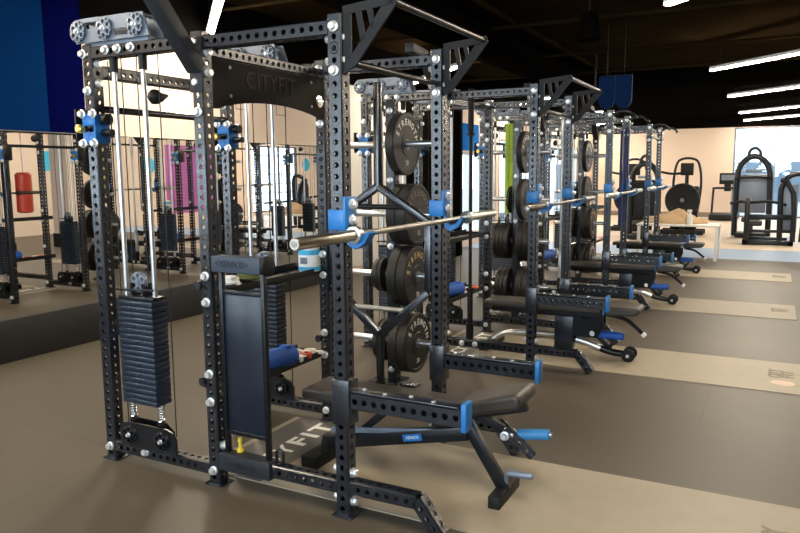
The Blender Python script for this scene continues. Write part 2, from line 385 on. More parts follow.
        for x, z0, z1 in ((sx-.056, 1.03, 2.25), (sx+.056, 1.03, 2.25), (lx(-2.80), .2, 2.25), (lx(-3.16), .2, 2.2)):
            MB().cyl((x, y, z0), (x, y, z1), .0032, 6).build('cable', 'black', R)
        pb = MB().prism([(lx(-3.17), .11), (lx(-3.17), .21), (lx(-3.145), .245), (lx(-3.10), .252), (lx(-2.82), .252), (lx(-2.775), .235), (lx(-2.755), .20), (lx(-2.755), .11)], 'y', y-.052, y-.040)
        pb.prism([(lx(-3.17), .11), (lx(-3.17), .21), (lx(-3.145), .245), (lx(-2.92), .245), (lx(-2.86), .20), (lx(-2.86), .11)], 'y', y+.038, y+.048)
        pb.box(lx(-3.12), lx(-2.87), y-.045, y+.04, .115, .135)
        pb = pb.build('pulley_bracket', 'gloss', R)
        for x in (-3.09, -2.85):
            inst('pulley', _pulley_dark, pb, (lx(x), y-.058, .185)); inst('bolt', _bolt, pb, (lx(x), y-.066, .185), ROT['-y']).scale = (.55, .55, .7)
        # blue sliding pulley trolley on the rear upright
        tr = MB()
        for z0, z1 in ((1.775, 1.835), (1.868, 1.93)): tr.box(xa-g-.012, xa+g+.012, y-g-.014, y+g+.014, z0, z1, c=.004)
        tr.box(xa-g-.012, xa-g-.001, y-g-.012, y+g+.012, 1.78, 1.925); tr.box(xa+g+.001, xa+g+.012, y-g-.012, y+g+.012, 1.78, 1.925)
        tr = tr.build('cable_trolley', 'blue', R)
        for dx in (-.042, .042):
            for z in (1.775, 1.93): inst('bolt', _bolt, tr, (xa+dx, y-g-.012, z), ROT['-y'])
        MB().lathe((xa-.03, y-g-.014, 1.85), (0, -1, 0), [(.010, 0), (.010, .02), (.023, .024), (.023, .045), (.016, .05)], 18).build('pull_pin', 'gold', tr)
        MB().box(xa-.095, xa-.083, y-.06, y+.05, 1.78, 1.96, c=.004).box(xa-.084, xa-.04, y-.01, y+.01, 1.84, 1.87).build('swivel_plate', 'gloss', tr)
        MB().cyl((xa+.055, y, 1.83), (xa+.12, y, 1.83), .02, 14).cyl((xa+.06, y, 1.90), (xa+.10, y, 1.90), .03, 14).build('swivel_wheel', 'gloss', tr)
    # cross members along the row
    Lc = W-UW
    def cross(name, x, z, w=.066): return MB().holed(Lc, w, w, T(x, -Lc/2, z) @ RY).build(name, 'powder', R)
    cross('cross_beam', xa, 2.155); cross('cross_beam', 0, 2.205, .058)
    MB().cyl((xa, -Lc/2, 1.96), (xa, Lc/2, 1.96), .019, 14).build('cross_bar', 'powder', R)
    ball = MB().lathe((xa, -.10, 2.06), (0, 0, 1), [(.001, -.045), (.022, -.04), (.038, -.022), (.044, 0), (.038, .022), (.02, .04), (.001, .045)], 20).cyl((xa, -.06, 2.06), (xa, .0, 2.075), .03, 14, .008); ball.build('cable_stopper', 'black', R)
    MB().cyl((xc+.0, -Lc/2, 2.10), (xc, Lc/2, 2.10), .0165, 16).build('pull_up_bar', 'gloss', R)
    MB().cyl((lx(-1.455), -YH-.02, 2.318), (lx(-1.455), YH-.01, 2.318), .016, 16).build('pull_up_bar', 'gloss', R)
    # sloping arm at the near middle upright
    yy = -YH
    arm = MB().bar((0, yy-UW/2, 2.11), (0, yy-UW/2-.36, 2.52), .068, .075, (1, 0, 0))
    arm.box(-.038, .038, yy-UW/2-.012, yy-UW/2, 2.0, 2.26, c=.003); arm.bar((0, yy-UW/2-.355, 2.515), (0, yy-UW/2-.62, 2.54), .068, .075, (1, 0, 0)); arm.build('sloping_arm', 'satin', R)
    # shelves
    for z, x0 in ((.985, -.22), (.445, -.22)):
        sh = MB().box(x0, -.028, -YH+.15, YH-.04, z, z+.008).box(-.034, -.026, -YH+.146, YH-.036, z-.012, z+.028, c=.002).box(x0, x0+.008, -YH+.15, YH-.04, z, z+.05)
        for q in (-1, 1): sh.box(x0, -.03, (YH-.04 if q > 0 else -YH+.15)-.004, (YH-.04 if q > 0 else -YH+.15)+.004, z, z+.03)
        sh.build('storage_shelf', 'black', R)
    # upright brand marks
    mk = text_mesh('upright_mark', 'S', .035, 'darkletter', .0006)
    rg = MB().tube([(.024*math.cos(a*PI/12), .024*math.sin(a*PI/12), 0) for a in range(24)], .0022, 4, closed=True).mesh('upright_mark', 'darkletter')
    for x in (xa, 0, xc):
        inst('upright_mark', mk, R, (x, -YH-g-.0012, 2.145), (PI/2, 0, 0)); inst('upright_mark', rg, R, (x, -YH-g-.0012, 2.145), (PI/2, 0, 0))
    vm = text_mesh('upright_mark', 'XENIOS', .032, 'greymetal', .0006)
    inst('upright_mark', vm, R, (g+.001, -YH, 1.99), (PI/2, PI/2, PI/2))
    return R
def dress(R):
    # guard panel frame on the near side
    yg = -YH; x0, x1 = lx(-2.468), lx(-2.165)
    gp = MB()
    for x in (x0+.03, x1-.012): gp.box(x-.011, x+.011, yg-.015, yg+.015, .18, 1.14, c=.003)
    gp.box(x0+.02, x1, yg-.012, yg+.012, 1.010, 1.032, c=.003).box(x0+.02, x1, yg-.012, yg+.012, .285, .307, c=.003)
    gp = gp.build('guard_frame', 'gloss', R)
    MB().box(x0+.041, x1-.024, yg-.006, yg+.006, .30, 1.012, c=.002).build('guard_panel', 'panel', gp)
    hb = MB().box(lx(-2.50)+.035, x1+.002, yg-.045, yg+.03, 1.128, 1.207, c=.004).build('header_box', 'greyblue', gp)
    inst('lettering', text_mesh('lettering', '<XENIOS>', .046, 'darkletter', .001, .95), gp, (lx(-2.335), yg-.0465, 1.168), (PI/2, 0, 0))
    MB().lathe((x1+.003, yg, 1.165), (1, 0, 0), [(.045, 0), (.05, .006), (.05, .02), (.04, .026)], 20).build('roller', 'black', gp)
    fb = MB().box(lx(-2.47), x1+.02, yg-.045, yg+.034, .095, .185, c=.004).build('footer_box', 'satin', gp)
    inst('lettering', text_mesh('lettering', '<XENIOS>', .04, 'darkletter', .001, .95), gp, (lx(-2.31), yg-.0465, .14), (PI/2, 0, 0))
    MB().lathe((x0+.09, yg+.02, .186), (0, 0, 1), [(.018, 0), (.018, .012), (.009, .02), (.008, .05), (.013, .055), (.010, .075)], 14).build('safety_pin', 'yellow', gp)
    MB().tube([(x1+.035, yg, .18), (x1+.035, yg, .235), (x1+.055, yg, .25), (x1+.075, yg, .235), (x1+.075, yg, .18)], .008, 8, 3).build('hook', 'gloss', gp)
    # arched name board under the middle cross beam
    Lc = W-UW; n = 20; top = 2.172; pts = [(-Lc/2, top), (-Lc/2, 1.93)]
    for k in range(n+1):
        t = k/n; yy = -Lc/2+.04+(Lc-.08)*t; pts.append((yy, 1.93+.055*math.sin(PI*t)**.7))
    pts += [(Lc/2, 1.93), (Lc/2, top)]
    nb = MB().prism(pts, 'x', .018, .030).build('name_board', 'matte', R)
    t1 = text_mesh('lettering', 'CITYFIT', .125, 'dullletter', .0015, 1.02)
    inst('lettering', t1, nb, (.032, -.02, 2.09), (PI/2, 0, PI/2))
    t2 = text_mesh('lettering', 'GYM', .045, 'dullletter', .0015, 1.1)
    inst('lettering', t2, nb, (.032, .06, 2.008), (PI/2, 0, PI/2))
    for yy in (-.36, .36):
        for z in (2.14, 2.0): inst('rivet', MB().cyl((.030, yy, z), (.034, yy, z), .009, 10).mesh('rivet', 'greymetal'), nb)
    MB().lathe((.03, .43, 2.035), (1, 0, 0), [(.036, 0), (.036, .012), (.02, .016)], 18).build('badge', 'chrome', nb)
def holders(R, near):
    def bolt(x, y, z, d, par=R): inst('bolt', _bolt, par, (x, y, z), ROT[d])
    # storage sleeves for vertical bars
    for q, x in ((-1, lx(-2.27)) if not near else (1, lx(-2.125)),):
        MB().lathe((x, q*YH-q*0, .178), (0, 0, 1), [(.033, 0), (.033, .14), (.027, .14), (.027, .02)], 18).build('bar_holder', 'gloss', R)
        for dx in (-.06, .06): bolt(x+dx, q*YH-.033, .142, '-y')
LAB = ['nearest black power rack, filling the foreground, with the chrome guide rods and navy panel',
       'second black power rack from the camera, behind the foreground rack',
       'third black power rack from the camera, below the blue hanging banners',
       'farthest black power rack, closest to the white table']
rack = make_rack(LAB[0]); racks = [rack]
for r in (1, 2, 3):
    racks.append(dup(rack, (X2, YC+PITCH*r, 0), LAB[r]))
    holders(racks[-1], False)
    if r > 1:
        for ch in list(racks[-1].children):
            if ch.name.startswith('pull_up_bracket') or (ch.name.startswith('pull_up_bar') and ch.data.name in ('pull_up_bar.001',)): D.objects.remove(ch)
        for q in (-1, 1):
            MB().tube([(xc+UW/2, q*YH, 2.24), (xc+.10, q*YH, 2.27), (xc+.20, q*YH, 2.265), (xc+.26, q*(YH-.03), 2.22), (xc+.27, q*(YH-.10), 2.20)], .017, 10, 4).build('grip_bar', 'gloss', racks[-1])
dress(rack); holders(rack, True)

# ------------------------------------------------------------------ barbells on the J-cups
def make_barbell():
    B = thing('barbell', 'silver barbell resting in the blue cups of the nearest rack', 'barbell', (-1.632, 0, 1.338), 0, 'barbells racked across the power racks')
    MB().cyl((0, -.655, 0), (0, .655, 0), .0145, 20).build('shaft', 'knurl', B)
    for s in (-1, 1):
        sl = MB().lathe((0, s*.655, 0), (0, s, 0), [(.018, -.02), (.038, -.02), (.038, .012), (.0255, .014), (.0255, .44), (.022, .447), (.012, .447), (.012, .44)], 28).build('sleeve', 'steelbar', B)
        MB().lathe((0, s*1.093, 0), (0, s, 0), [(.022, 0), (.022, .005)], 20).build('end_cap', 'black', sl)
        MB().lathe((0, s*1.098, 0), (0, s, 0), [(.013, 0), (.013, .004), (.008, .004)], 16).build('end_badge', 'chrome', sl)
    return B
bb = make_barbell(); bb.location.y = 2.25+1.10
for r, yy, z in ((1, 6.28, 1.333), (2, 9.16, 1.333), (3, 12.05, 1.333)):
    q = dup(bb, (-1.632, yy, z), 'silver barbell resting in the blue cups of the %s rack' % ('second', 'third', 'farthest')[r-1])
    if r == 1:
        q['label'] = 'dark grey barbell resting in the blue cups of the second rack'
        for ch in q.children:
            ch.data = ch.data.copy(); ch.data.materials[0] = M['darkbar']
    
# vertical bars
def vbar(name, label, m, x, y, r=.0145):
    t = thing(name, label, 'barbell', (x, y, .182), 0)
    MB().cyl((0, 0, .44), (0, 0, 1.72), r, 16).build('shaft', m, t)
    for a, b in ((.0, .42), (1.74, 2.1)): MB().lathe((0, 0, a), (0, 0, 1), [(.022, 0), (.0245, .01), (.0245, b-a-.01), (.022, b-a)], 18).build('sleeve', m, t)
    for a in (.42, 1.72): MB().cyl((0, 0, a), (0, 0, a+.02), .034, 18).build('collar', m, t)
vbar('barbell', 'black barbell standing upright in a holder on the second rack base', 'black', -2.27, Y0+PITCH)
vbar('barbell', 'chrome barbell standing upright in a holder on the third rack base', 'rod', -2.27, Y0+2*PITCH)
# hex bar standing upright
hx = thing('hex_bar', 'dark grey hex trap bar standing upright inside the nearest rack', 'hex bar', (-2.125, Y0+W, .182), 0)
MB().lathe((0, 0, 1.345), (0, 0, 1), [(.028, 0), (.028, .60), (.024, .61)], 18).build('upper_sleeve', 'powder', hx)
MB().lathe((0, 0, 0), (0, 0, 1), [(.022, 0), (.025, .01), (.025, .43)], 18).build('lower_sleeve', 'black', hx)
hz = [(0, 1.345), (.335, 1.13), (.335, .72), (0, .43), (-.335, .72), (-.335, 1.13)]
fr = MB()
for k in range(6):
    a, b = hz[k], hz[(k+1) % 6]; fr.bar((a[0], 0, a[1]), (b[0], 0, b[1]), .042, .050, (0, 1, 0))
fr.build('hex_frame', 'powder', hx)
for z in (1.22, .595): MB().cyl((-.22, 0, z), (.22, 0, z), .0155, 16).build('grip', 'knurl' if z < 1 else 'gloss', hx)

# ------------------------------------------------------------------ plate towers between the racks
def tower(label, y):
    t = thing('plate_storage_tower', label, 'plate rack', (-2.52, y, 0), 0, 'plate towers between the racks')
    MB().holed(2.13, .078, faces=(1, 3)).build('post', 'powder', t)
    MB().box(-.20, .20, -.05, .05, 0, .012, c=.003).box(-.05, .05, -.16, .16, 0, .0125, c=.003).build('base_plate', 'powder', t)
    for z in (.34, .845, 1.30, 1.81):
        for s in (-1, 1):
            MB().lathe((s*.039, 0, z), (s, 0, 0), [(.040, 0), (.040, .008), (.0245, .010), (.0245, .325), (.021, .332)], 20).build('peg', 'rod', t)
    MB().lathe((-.039, 0, 2.10), (-1, 0, 0), [(.03, 0), (.03, .006), (.012, .008), (.012, .10), (.02, .102), (.02, .11)], 14).build('band_hook', 'gloss', t)
    for z in (2.05, 1.55, 1.06, .12): inst('bolt', _bolt, t, (0, -.039, z), ROT['-y'])
    return t
TW = [('nearest', 'beside the nearest rack'), ('middle', 'between the second and third racks'), ('farthest', 'between the third and farthest racks')]
def plate_mesh(R, th, m):
    p = [(.027, 0), (R*.36, 0), (R*.38, .004), (R*.48, .004) if False else (R*.42, -.006+.010), (R*.86, .004), (R*.88, 0), (R*.97, 0), (R, .007), (R, th-.007), (R*.97, th), (R*.88, th), (R*.86, th-.004), (R*.42, th-.004), (R*.38, th-.004), (R*.36, th), (.027, th), (.027, 0)]
    return MB().lathe((0, 0, 0), (1, 0, 0), p, 44).mesh('disc', m)
_hub = MB().lathe((0, 0, 0), (1, 0, 0), [(.027, -.001), (.040, -.001), (.040, .002), (.027, .002)], 24).mesh('hub_ring', 'greymetal')
PM = {}
def arc_text(txt, R, m, size, a0, step, name='lettering'):
    V = []; F = []
    for k, ch in enumerate(txt):
        me = text_mesh(name, ch, size, m, .0008, bold=.0012)
        a = a0-step*k; rot = Matrix.Rotation(a-PI/2, 4, 'Z'); base = len(V)
        for v in me.vertices:
            q = rot @ (v.co + Vector((0, R, 0))); V.append((q.z, q.x, q.y))
        F += [tuple(base+i for i in p.vertices) for p in me.polygons]
        D.meshes.remove(me)
    me = D.meshes.new(name); me.from_pydata(V, [], F); me.materials.append(M[m]); return me
LET = {m: arc_text('STRENGTH', .158, m, .062, PI*.88, PI*.76/7) for m in ('letter', 'goldletter', 'greyletter')}
KG = {k: text_mesh('weight_mark', k, .05, 'letter', .0008) for k in ('10', '15', '20')}
def plate(kind, x, y, z, th, R, label, face=None, kg=None, flip=1):
    key = (R, th)
    if key not in PM: PM[key] = plate_mesh(R, th, 'rubber')
    t = thing('bumper_plate' if R > .2 else 'weight_plate', label, 'weight plate', (x, y, z), 0, 'weight plates on the towers')
    inst('disc', PM[key], t)
    if face:
        inst('hub_ring', _hub, t, (th, 0, 0)); inst('lettering', LET[face], t, (th-.0032, 0, 0), (random.uniform(-.25, .25), 0, 0))
        inst('weight_mark', KG[kg], t, (th-.0032, 0, -.135), (PI/2, 0, PI/2))
    return t
ORD = ['first', 'second', 'third', 'fourth', 'fifth']
PEG = ['lowest', 'lower middle', 'upper middle', 'top']
TX = -2.515
def load(ti, y, plan):
    for (peg, side), items in plan.items():
        z = (.34, .845, 1.30, 1.81)[peg]; off = .050
        for k, (R, th, face, kg) in enumerate(items):
            lab = '%s black plate out from the post, %s right-hand peg, %s plate tower' if side > 0 else '%s black plate out from the post, %s left-hand peg, %s plate tower'
            x = TX+off if side > 0 else TX-off-th
            plate('p', x, y, z-(.0265-.0245), th, R, lab % (ORD[k], PEG[peg], TW[ti][0]), face, kg); off += th+.002
B = .225
towers = []
for ti in range(3):
    y = 4.72+PITCH*ti
    tower('black plate storage tower %s' % TW[ti][1], y)
load(0, 4.72, {(3, 1): [(B, .07, 'letter', '20')], (2, 1): [(B, .075, None, None), (B, .085, 'greyletter', '15')],
               (1, 1): [(B, .075, None, None), (B, .075, 'goldletter', '20')], (0, 1): [(B, .075, None, None), (B, .075, 'letter', '20')],
               (1, -1): [(.135, .028, None, None), (.135, .028, None, None), (.12, .026, None, None)], (0, -1): [(.16, .03, None, None), (.16, .03, None, None)]})
for ti in (1, 2):
    load(ti, 4.72+PITCH*ti, {(3, 1): [(B, .06, 'letter', '20')], (2, 1): [(B, .06, 'greyletter', '15')], (1, 1): [(B, .075, None, None), (B, .07, 'goldletter', '20')], (0, 1): [(B, .075, None, None), (B, .07, 'letter', '10')],
               (1, -1): [(.2, .045, None, None), (.2, .045, None, None), (.2, .045, None, None), (.2, .04, None, None)], (0, -1): [(.2, .045, None, None), (.2, .045, None, None), (.2, .045, None, None)], (2, -1): [(.15, .03, None, None)]})

# lime band hanging on the middle tower, deep blue band on the third rack
def band(label, m, loc, L, w):
    o = MB()
    pts = [(0, -.016, -L), (0, -.022, -L*.6), (0, -.02, -L*.2), (0, -.012, -.01), (0, 0, .012), (0, .012, -.01), (0, .02, -L*.25), (0, .024, -L*.7), (0, .016, -L*1.0), (0, 0, -L*1.02)]
    for dx, k in ((-.026, 1.0), (.026, .96)):
        o.tube([(dx+x, y, z*k) for x, y, z in pts], w, 8, 4, closed=True, flat=.2)
    ob = o.build('resistance_band', m, None, loc); return tag(ob, label, 'resistance band')
band('lime green resistance band hanging down from the hook of the middle plate tower', 'band', (-2.605, 7.62, 2.102), .93, .024)
band('deep blue resistance band hanging from the bar of the third rack', 'blueband', (X3+.03, 9.25, 2.10), 1.15, .013)

# ------------------------------------------------------------------ bench one (inside the nearest rack)
b1 = thing('adjustable_bench', 'black adjustable bench with sky blue roller inside the nearest rack', 'weight bench', (-1.7, 3.22, 0), 0, 'weight benches in the racks')
def P1(x): return x+1.7
def pad(name, poly, y0, y1, par, c=.018):
    me = MB().prism(poly, 'y', y0, y1).build(name, 'vinyl', par)
    bv = me.modifiers.new('bevel', 'BEVEL'); bv.width = c; bv.segments = 3; bv.limit_method = 'ANGLE'; bv.angle_limit = math.radians(40)
    return me
pad('back_pad', [(P1(-2.22), .395), (P1(-1.345), .395), (P1(-1.335), .455), (P1(-2.22), .455)], -.14, .14, b1)
pad('seat_pad', [(P1(-1.315), .425), (P1(-1.02), .505), (P1(-.99), .525), (P1(-1.0), .575), (P1(-1.03), .582), (P1(-1.26), .51), (P1(-1.325), .488)], -.135, .135, b1)
MB().box(P1(-2.2), P1(-1.36), -.1, .1, .385, .396).build('pad_board', 'black', b1)
sp = MB().bar((P1(-2.14), 0, .125), (P1(-1.30), 0, .315), .066, .07).build('spine', 'gloss', b1)
lb = MB().box(-.055, .055, -.001, .001, -.018, .018, T(P1(-1.60), -.0345, .247) @ Matrix.Rotation(-.222, 4, 'Y')).build('label_sticker', 'blue', sp)
inst('label_text', text_mesh('label_text', 'XENIOS', .022, 'letter', .0004), sp, (P1(-1.60), -.0358, .247), (PI/2, -.222, 0))
MB().bar((P1(-2.10), -.02, .205), (P1(-1.45), -.02, .30), .022, .03).build('adjusting_ladder', 'greymetal', b1)
MB().bar((P1(-1.98), 0, .17), (P1(-1.72), 0, .395), .035, .04).build('back_support', 'gloss', b1)
MB().bar((P1(-1.33), 0, .40), (P1(-1.10), 0, .045), .055, .05, (0, 1, 0)).build('front_leg', 'gloss', b1)
MB().box(P1(-1.145), P1(-1.085), -.135, .17, .005, .068, c=.004).build('front_foot', 'black', b1)
MB().tube([(P1(-1.10), .0, .09), (P1(-1.09), -.02, .142), (P1(-1.07), -.02, .15)], .011, 10, 3).lathe((P1(-1.085), -.02, .15), (1, 0, .05), [(.012, 0), (.0165, .01), (.0165, .115), (.012, .125)], 16).build('foot_handle', 'greymetal', b1)
MB().box(P1(-2.23), P1(-2.13), -.14, .20, .005, .075, c=.005).bar((P1(-2.15), 0, .06), (P1(-2.13), 0, .16), .06, .06).build('rear_foot', 'black', b1)
sa = MB().bar((P1(-1.30), 0, .405), (P1(-1.0), 0, .49), .05, .035).bar((P1(-1.25), .03, .40), (P1(-1.13), .05, .345), .04, .04).build('seat_arm', 'black', b1)
lp = MB().holed(.235, .05, .022, T(P1(-1.165), .07, .37) @ Matrix.Rotation(math.radians(130), 4, 'Y'), d=.022, faces=(0, 2)).build('leg_bracket', 'powder', b1)
inst('bolt', _bolt, lp, (P1(-1.13), .058, .305), ROT['-y'])
MB().cyl((P1(-1.125), .09, .307), (P1(-.905), .10, .335), .011, 12).lathe((P1(-1.12), .09, .308), (1, .05, .12), [(.015, 0), (.026, .004), (.026, .03), (.018, .036)], 16).build('roller_axle', 'rod', b1)
MB().lathe((P1(-1.075), .093, .311), (1, .05, .13), [(.022, 0), (.027, .006), (.027, .155), (.022, .162)], 20).build('foam_roller', 'cyanfoam', b1)
for x in (-1.28, -1.06): MB().cyl((P1(x), -.05, .44 if x < -1.2 else .50), (P1(x), .05, .44 if x < -1.2 else .50), .016, 14).build('pivot', 'zinc', b1)

hd = thing('cable_handle', 'chrome and black pull handle on the floor by the nearest plate tower', 'handle', (-2.58, 4.50, 0), .35)
MB().cyl((-.15, 0, .028), (.15, 0, .028), .014, 14).build('bar', 'black', hd)
for q in (-1, 1): MB().lathe((q*.09, 0, .028), (q, 0, 0), [(.02, 0), (.027, .004), (.027, .10), (.02, .105)], 18).build('sleeve', 'chrome', hd)
# ------------------------------------------------------------------ the other benches
def bench(label, y):
    b = thing('adjustable_bench', label, 'weight bench', (-1.7, y, 0), 0, 'weight benches in the racks')
    pad('back_pad', [(P1(-2.30), .405), (P1(-1.25), .405), (P1(-1.24), .468), (P1(-2.30), .455)], -.145, .145, b)
    pad('seat_pad', [(P1(-1.215), .395), (P1(-.98), .41), (P1(-.935), .43), (P1(-.935), .468), (P1(-.97), .478), (P1(-1.22), .476)], -.14, .14, b)
    MB().box(P1(-1.235), P1(-1.222), -.14, .14, .40, .478, c=.003).build('seat_trim', 'cyanfoam', b)
    MB().box(P1(-2.25), P1(-1.27), -.05, .05, .345, .404, c=.004).build('pad_beam', 'black', b)
    MB().box(P1(-1.665), P1(-1.50), -.05, .05, .06, .35, c=.006).build('column', 'panel', b)
    g = MB()
    for yy in (-.05, .042): g.prism([(P1(-1.50), .18), (P1(-1.50), .39), (P1(-1.46), .39), (P1(-1.43), .34), (P1(-1.36), .34), (P1(-1.33), .39), (P1(-1.24), .39), (P1(-1.24), .30), (P1(-1.27), .22), (P1(-1.30), .18)], 'y', yy, yy+.008)
    g.build('hinge_plate', 'gloss', b)
    MB().tube([(P1(-1.55), 0, .15), (P1(-1.40), 0, .125), (P1(-1.22), 0, .07), (P1(-1.10), 0, .055), (P1(-1.0), 0, .06)], .03, 14, 5).build('curved_leg', 'gloss', b)
    MB().tube([(P1(-1.48), 0, .142), (P1(-1.38), 0, .12), (P1(-1.27), 0, .083)], .0325, 14, 4).build('leg_sleeve', 'rod', b)
    for yy in (-.075, .045): MB().lathe((P1(-1.03), yy, .058), (0, 1, 0), [(.02, 0), (.045, .001), (.056, .01), (.056, .022), (.045, .03), (.02, .03)], 22).build('transport_wheel', 'black', b)
    MB().cyl((P1(-1.03), -.09, .058), (P1(-1.03), .09, .058), .014, 12).build('wheel_axle', 'rod', b)
    MB().tube([(P1(-2.25), 0, .06), (P1(-2.15), 0, .13), (P1(-1.95), 0, .16), (P1(-1.62), 0, .165)], .026, 12, 4).build('spine', 'rod', b)
    MB().box(P1(-2.30), P1(-2.22), -.24, .24, .004, .07, c=.006).build('rear_foot', 'black', b)
    sa = MB().tube([(P1(-1.22), 0, .385), (P1(-1.08), 0, .36), (P1(-.99), 0, .30), (P1(-.915), 0, .235)], .017, 10, 4).build('seat_arm', 'gloss', b)
    MB().lathe((P1(-.93), 0, .248), (.6, 0, -.5), [(.015, 0), (.022, .004), (.022, .03), (.015, .036)], 14).build('arm_tip', 'white', sa)
    MB().bar((P1(-1.34), 0, .24), (P1(-1.18), 0, .08), .04, .03, (0, 1, 0)).bar((P1(-1.20), .0, .09), (P1(-1.13), 0, .20), .03, .03, (0, 1, 0)).build('leg_bracket', 'gloss', b)
    MB().lathe((P1(-1.29), .0, .205), (1, .0, .0), [(.026, 0), (.034, .008), (.034, .205), (.026, .212)], 20).build('foam_roller', 'bluefoam', b)
    MB().lathe((P1(-1.34), -.02, .215), (.3, -1, .1), [(.018, 0), (.025, .004), (.025, .03), (.018, .036)], 16).build('roller_cap', 'white', b)
    return b
bq = bench('black padded bench with curved silver leg in the second rack', 3.27+PITCH)
dup(bq, (-1.7, 3.27+2*PITCH, 0), 'black padded bench with curved silver leg in the third rack')
dup(bq, (-1.7, 3.27+3*PITCH, 0), 'black padded bench nearest the white table, in the farthest rack')

# ------------------------------------------------------------------ things on the rack shelves
def tub(loc, label):
    t = thing('wipes_tub', label, 'tub', loc, 0, 'wipes tubs on the rack shelves')
    MB().lathe((0, 0, 0), (0, 0, 1), [(.066, 0), (.070, .004), (.070, .135), (.066, .14)], 28).build('body', 'white', t)
    MB().lathe((0, 0, .105), (0, 0, 1), [(.0708, 0), (.0708, .032)], 28).build('blue_band', 'cyan', t)
    MB().lathe((0, 0, .006), (0, 0, 1), [(.0708, 0), (.0708, .024)], 28).build('blue_band', 'cyan', t)
    MB().lathe((0, 0, .14), (0, 0, 1), [(.068, 0), (.068, .014), (.05, .02), (.02, .021), (.02, .03), (.012, .032)], 28).build('lid', 'white', t)
    MB().box(-.02, .03, -.0725, -.069, .05, .09).build('printed_panel', 'greymetal', t)
    return t
tb = tub((X2-.085, 3.735-.0, .994), 'blue and white tub of wipes on the upper shelf of the nearest rack')
dup(tb, (X2-.10, YC+2*PITCH-.15, .994), 'blue and white tub of wipes on the upper shelf of the third rack')
def roller(loc, label, rz):
    t = thing('barbell_pad', label, 'barbell pad', loc, rz, 'blue barbell pads on the rack shelves')
    MB().lathe((0, -.165, .062), (0, 1, 0), [(.02, 0), (.054, .003), (.062, .012), (.062, .318), (.054, .327), (.02, .33), (.02, .30)], 24).build('foam', 'bluefoam', t)
    for yy in (-.1, .1): MB().box(-.03, .03, yy-.02, yy+.02, .118, .130, c=.003).build('strap', 'bluefoam', t)
    return t
rp = roller((X2-.075, 3.315, .454), 'blue foam barbell pad on the lower shelf of the nearest rack', -.22)
dup(rp, (X2-.09, 3.30+2*PITCH, .454), 'blue foam barbell pad on the lower shelf of the third rack')
dup(rp, (X2-.12, 3.15+PITCH, .454), 'blue foam barbell pad on the lower shelf of the second rack')
def coil(m, loc, label, cat='resistance band', R=.075, rr=.012, turns=4, name='coiled_band'):
    pts = [((R+.012*math.sin(a*.9))*math.cos(a), (R+.012*math.cos(a*1.3))*math.sin(a)*.8, rr+.006+.0085*a/(2*PI)*1.6) for a in [k*PI/8 for k in range(16*turns+1)]]
    return tag(MB().tube(pts, rr, 8).build(name, m, None, loc), label, cat)
coil('olive', (X2-.12, 3.21, .993), 'olive green coiled band lying on the upper shelf of the nearest rack')
coil('white', (X2-.11, 3.01, .993), 'white coiled rope at the left end of the nearest rack upper shelf', 'rope', .05, .010, 3, 'coiled_rope')
def clip(m, loc, label):
    t = thing('spring_collar', label, 'collar', loc, random.uniform(0, 3), 'spring collars on the rack shelves')
    MB().lathe((0, 0, 0), (0, 0, 1), [(.024, 0), (.038, 0), (.040, .004), (.040, .03), (.038, .034), (.024, .034), (.024, 0)], 20).build('ring', m, t)
    MB().box(.036, .085, -.010, .010, .006, .028, c=.004).build('lever', m, t)
k = 0
for r, nm in enumerate(('nearest', 'second', 'third', 'farthest')):
    for m, cn, dy, dx, pl in (('white', 'white', .27, -.06, ''), ('red', 'red', .36, -.06, ''), ('letter', 'cream', .44, -.08, '')) if r == 0 else (('white', 'white', .05, -.08, 'middle'), ('red', 'red', .16, -.06, 'right middle'), ('letter', 'cream', .26, -.10, 'right'), ('orange', 'orange', .36, -.07, 'far right')):
        clip(m, (X2+dx, YC+PITCH*r+dy, .453), '%s spring collar on the lower shelf of the %s rack' % (cn, nm))
coil('letter', (X2-.13, YC+.36, .453), 'cream coiled rope on the lower shelf of the nearest rack', 'rope', .05, .010, 2, 'coiled_rope')

# ------------------------------------------------------------------ room
XL, XR, YB, YF, ZC = -5.86, 5.6, -4.2, 26.3, 3.6
def slab(name, m, a, b, c=0):
    return struct(MB().box(a[0], b[0], a[1], b[1], a[2], b[2], c=c).build(name, m))
slab('floor', 'floor', (XL-.2, YB-.2, -.12), (XR+.2, 14.1, 0))
slab('trim_1', 'turf', (XL-.2, 14.1, -.12), (XR+.2, 15.9, .002))
slab('trim_2', 'tanfloor', (XL-.2, 15.9, -.12), (XR+.2, YF+.2, .003))
slab('ceiling', 'ceil', (XL-.2, YB-.2, ZC), (XR+.2, YF+.2, ZC+.15))
slab('trim_3', 'blackceil', (XL, 15.6, 3.32), (XR, YF, 3.55))
slab('trim_4', 'blackceil', (XL, 15.2, 3.22), (XR, 15.9, 3.6))
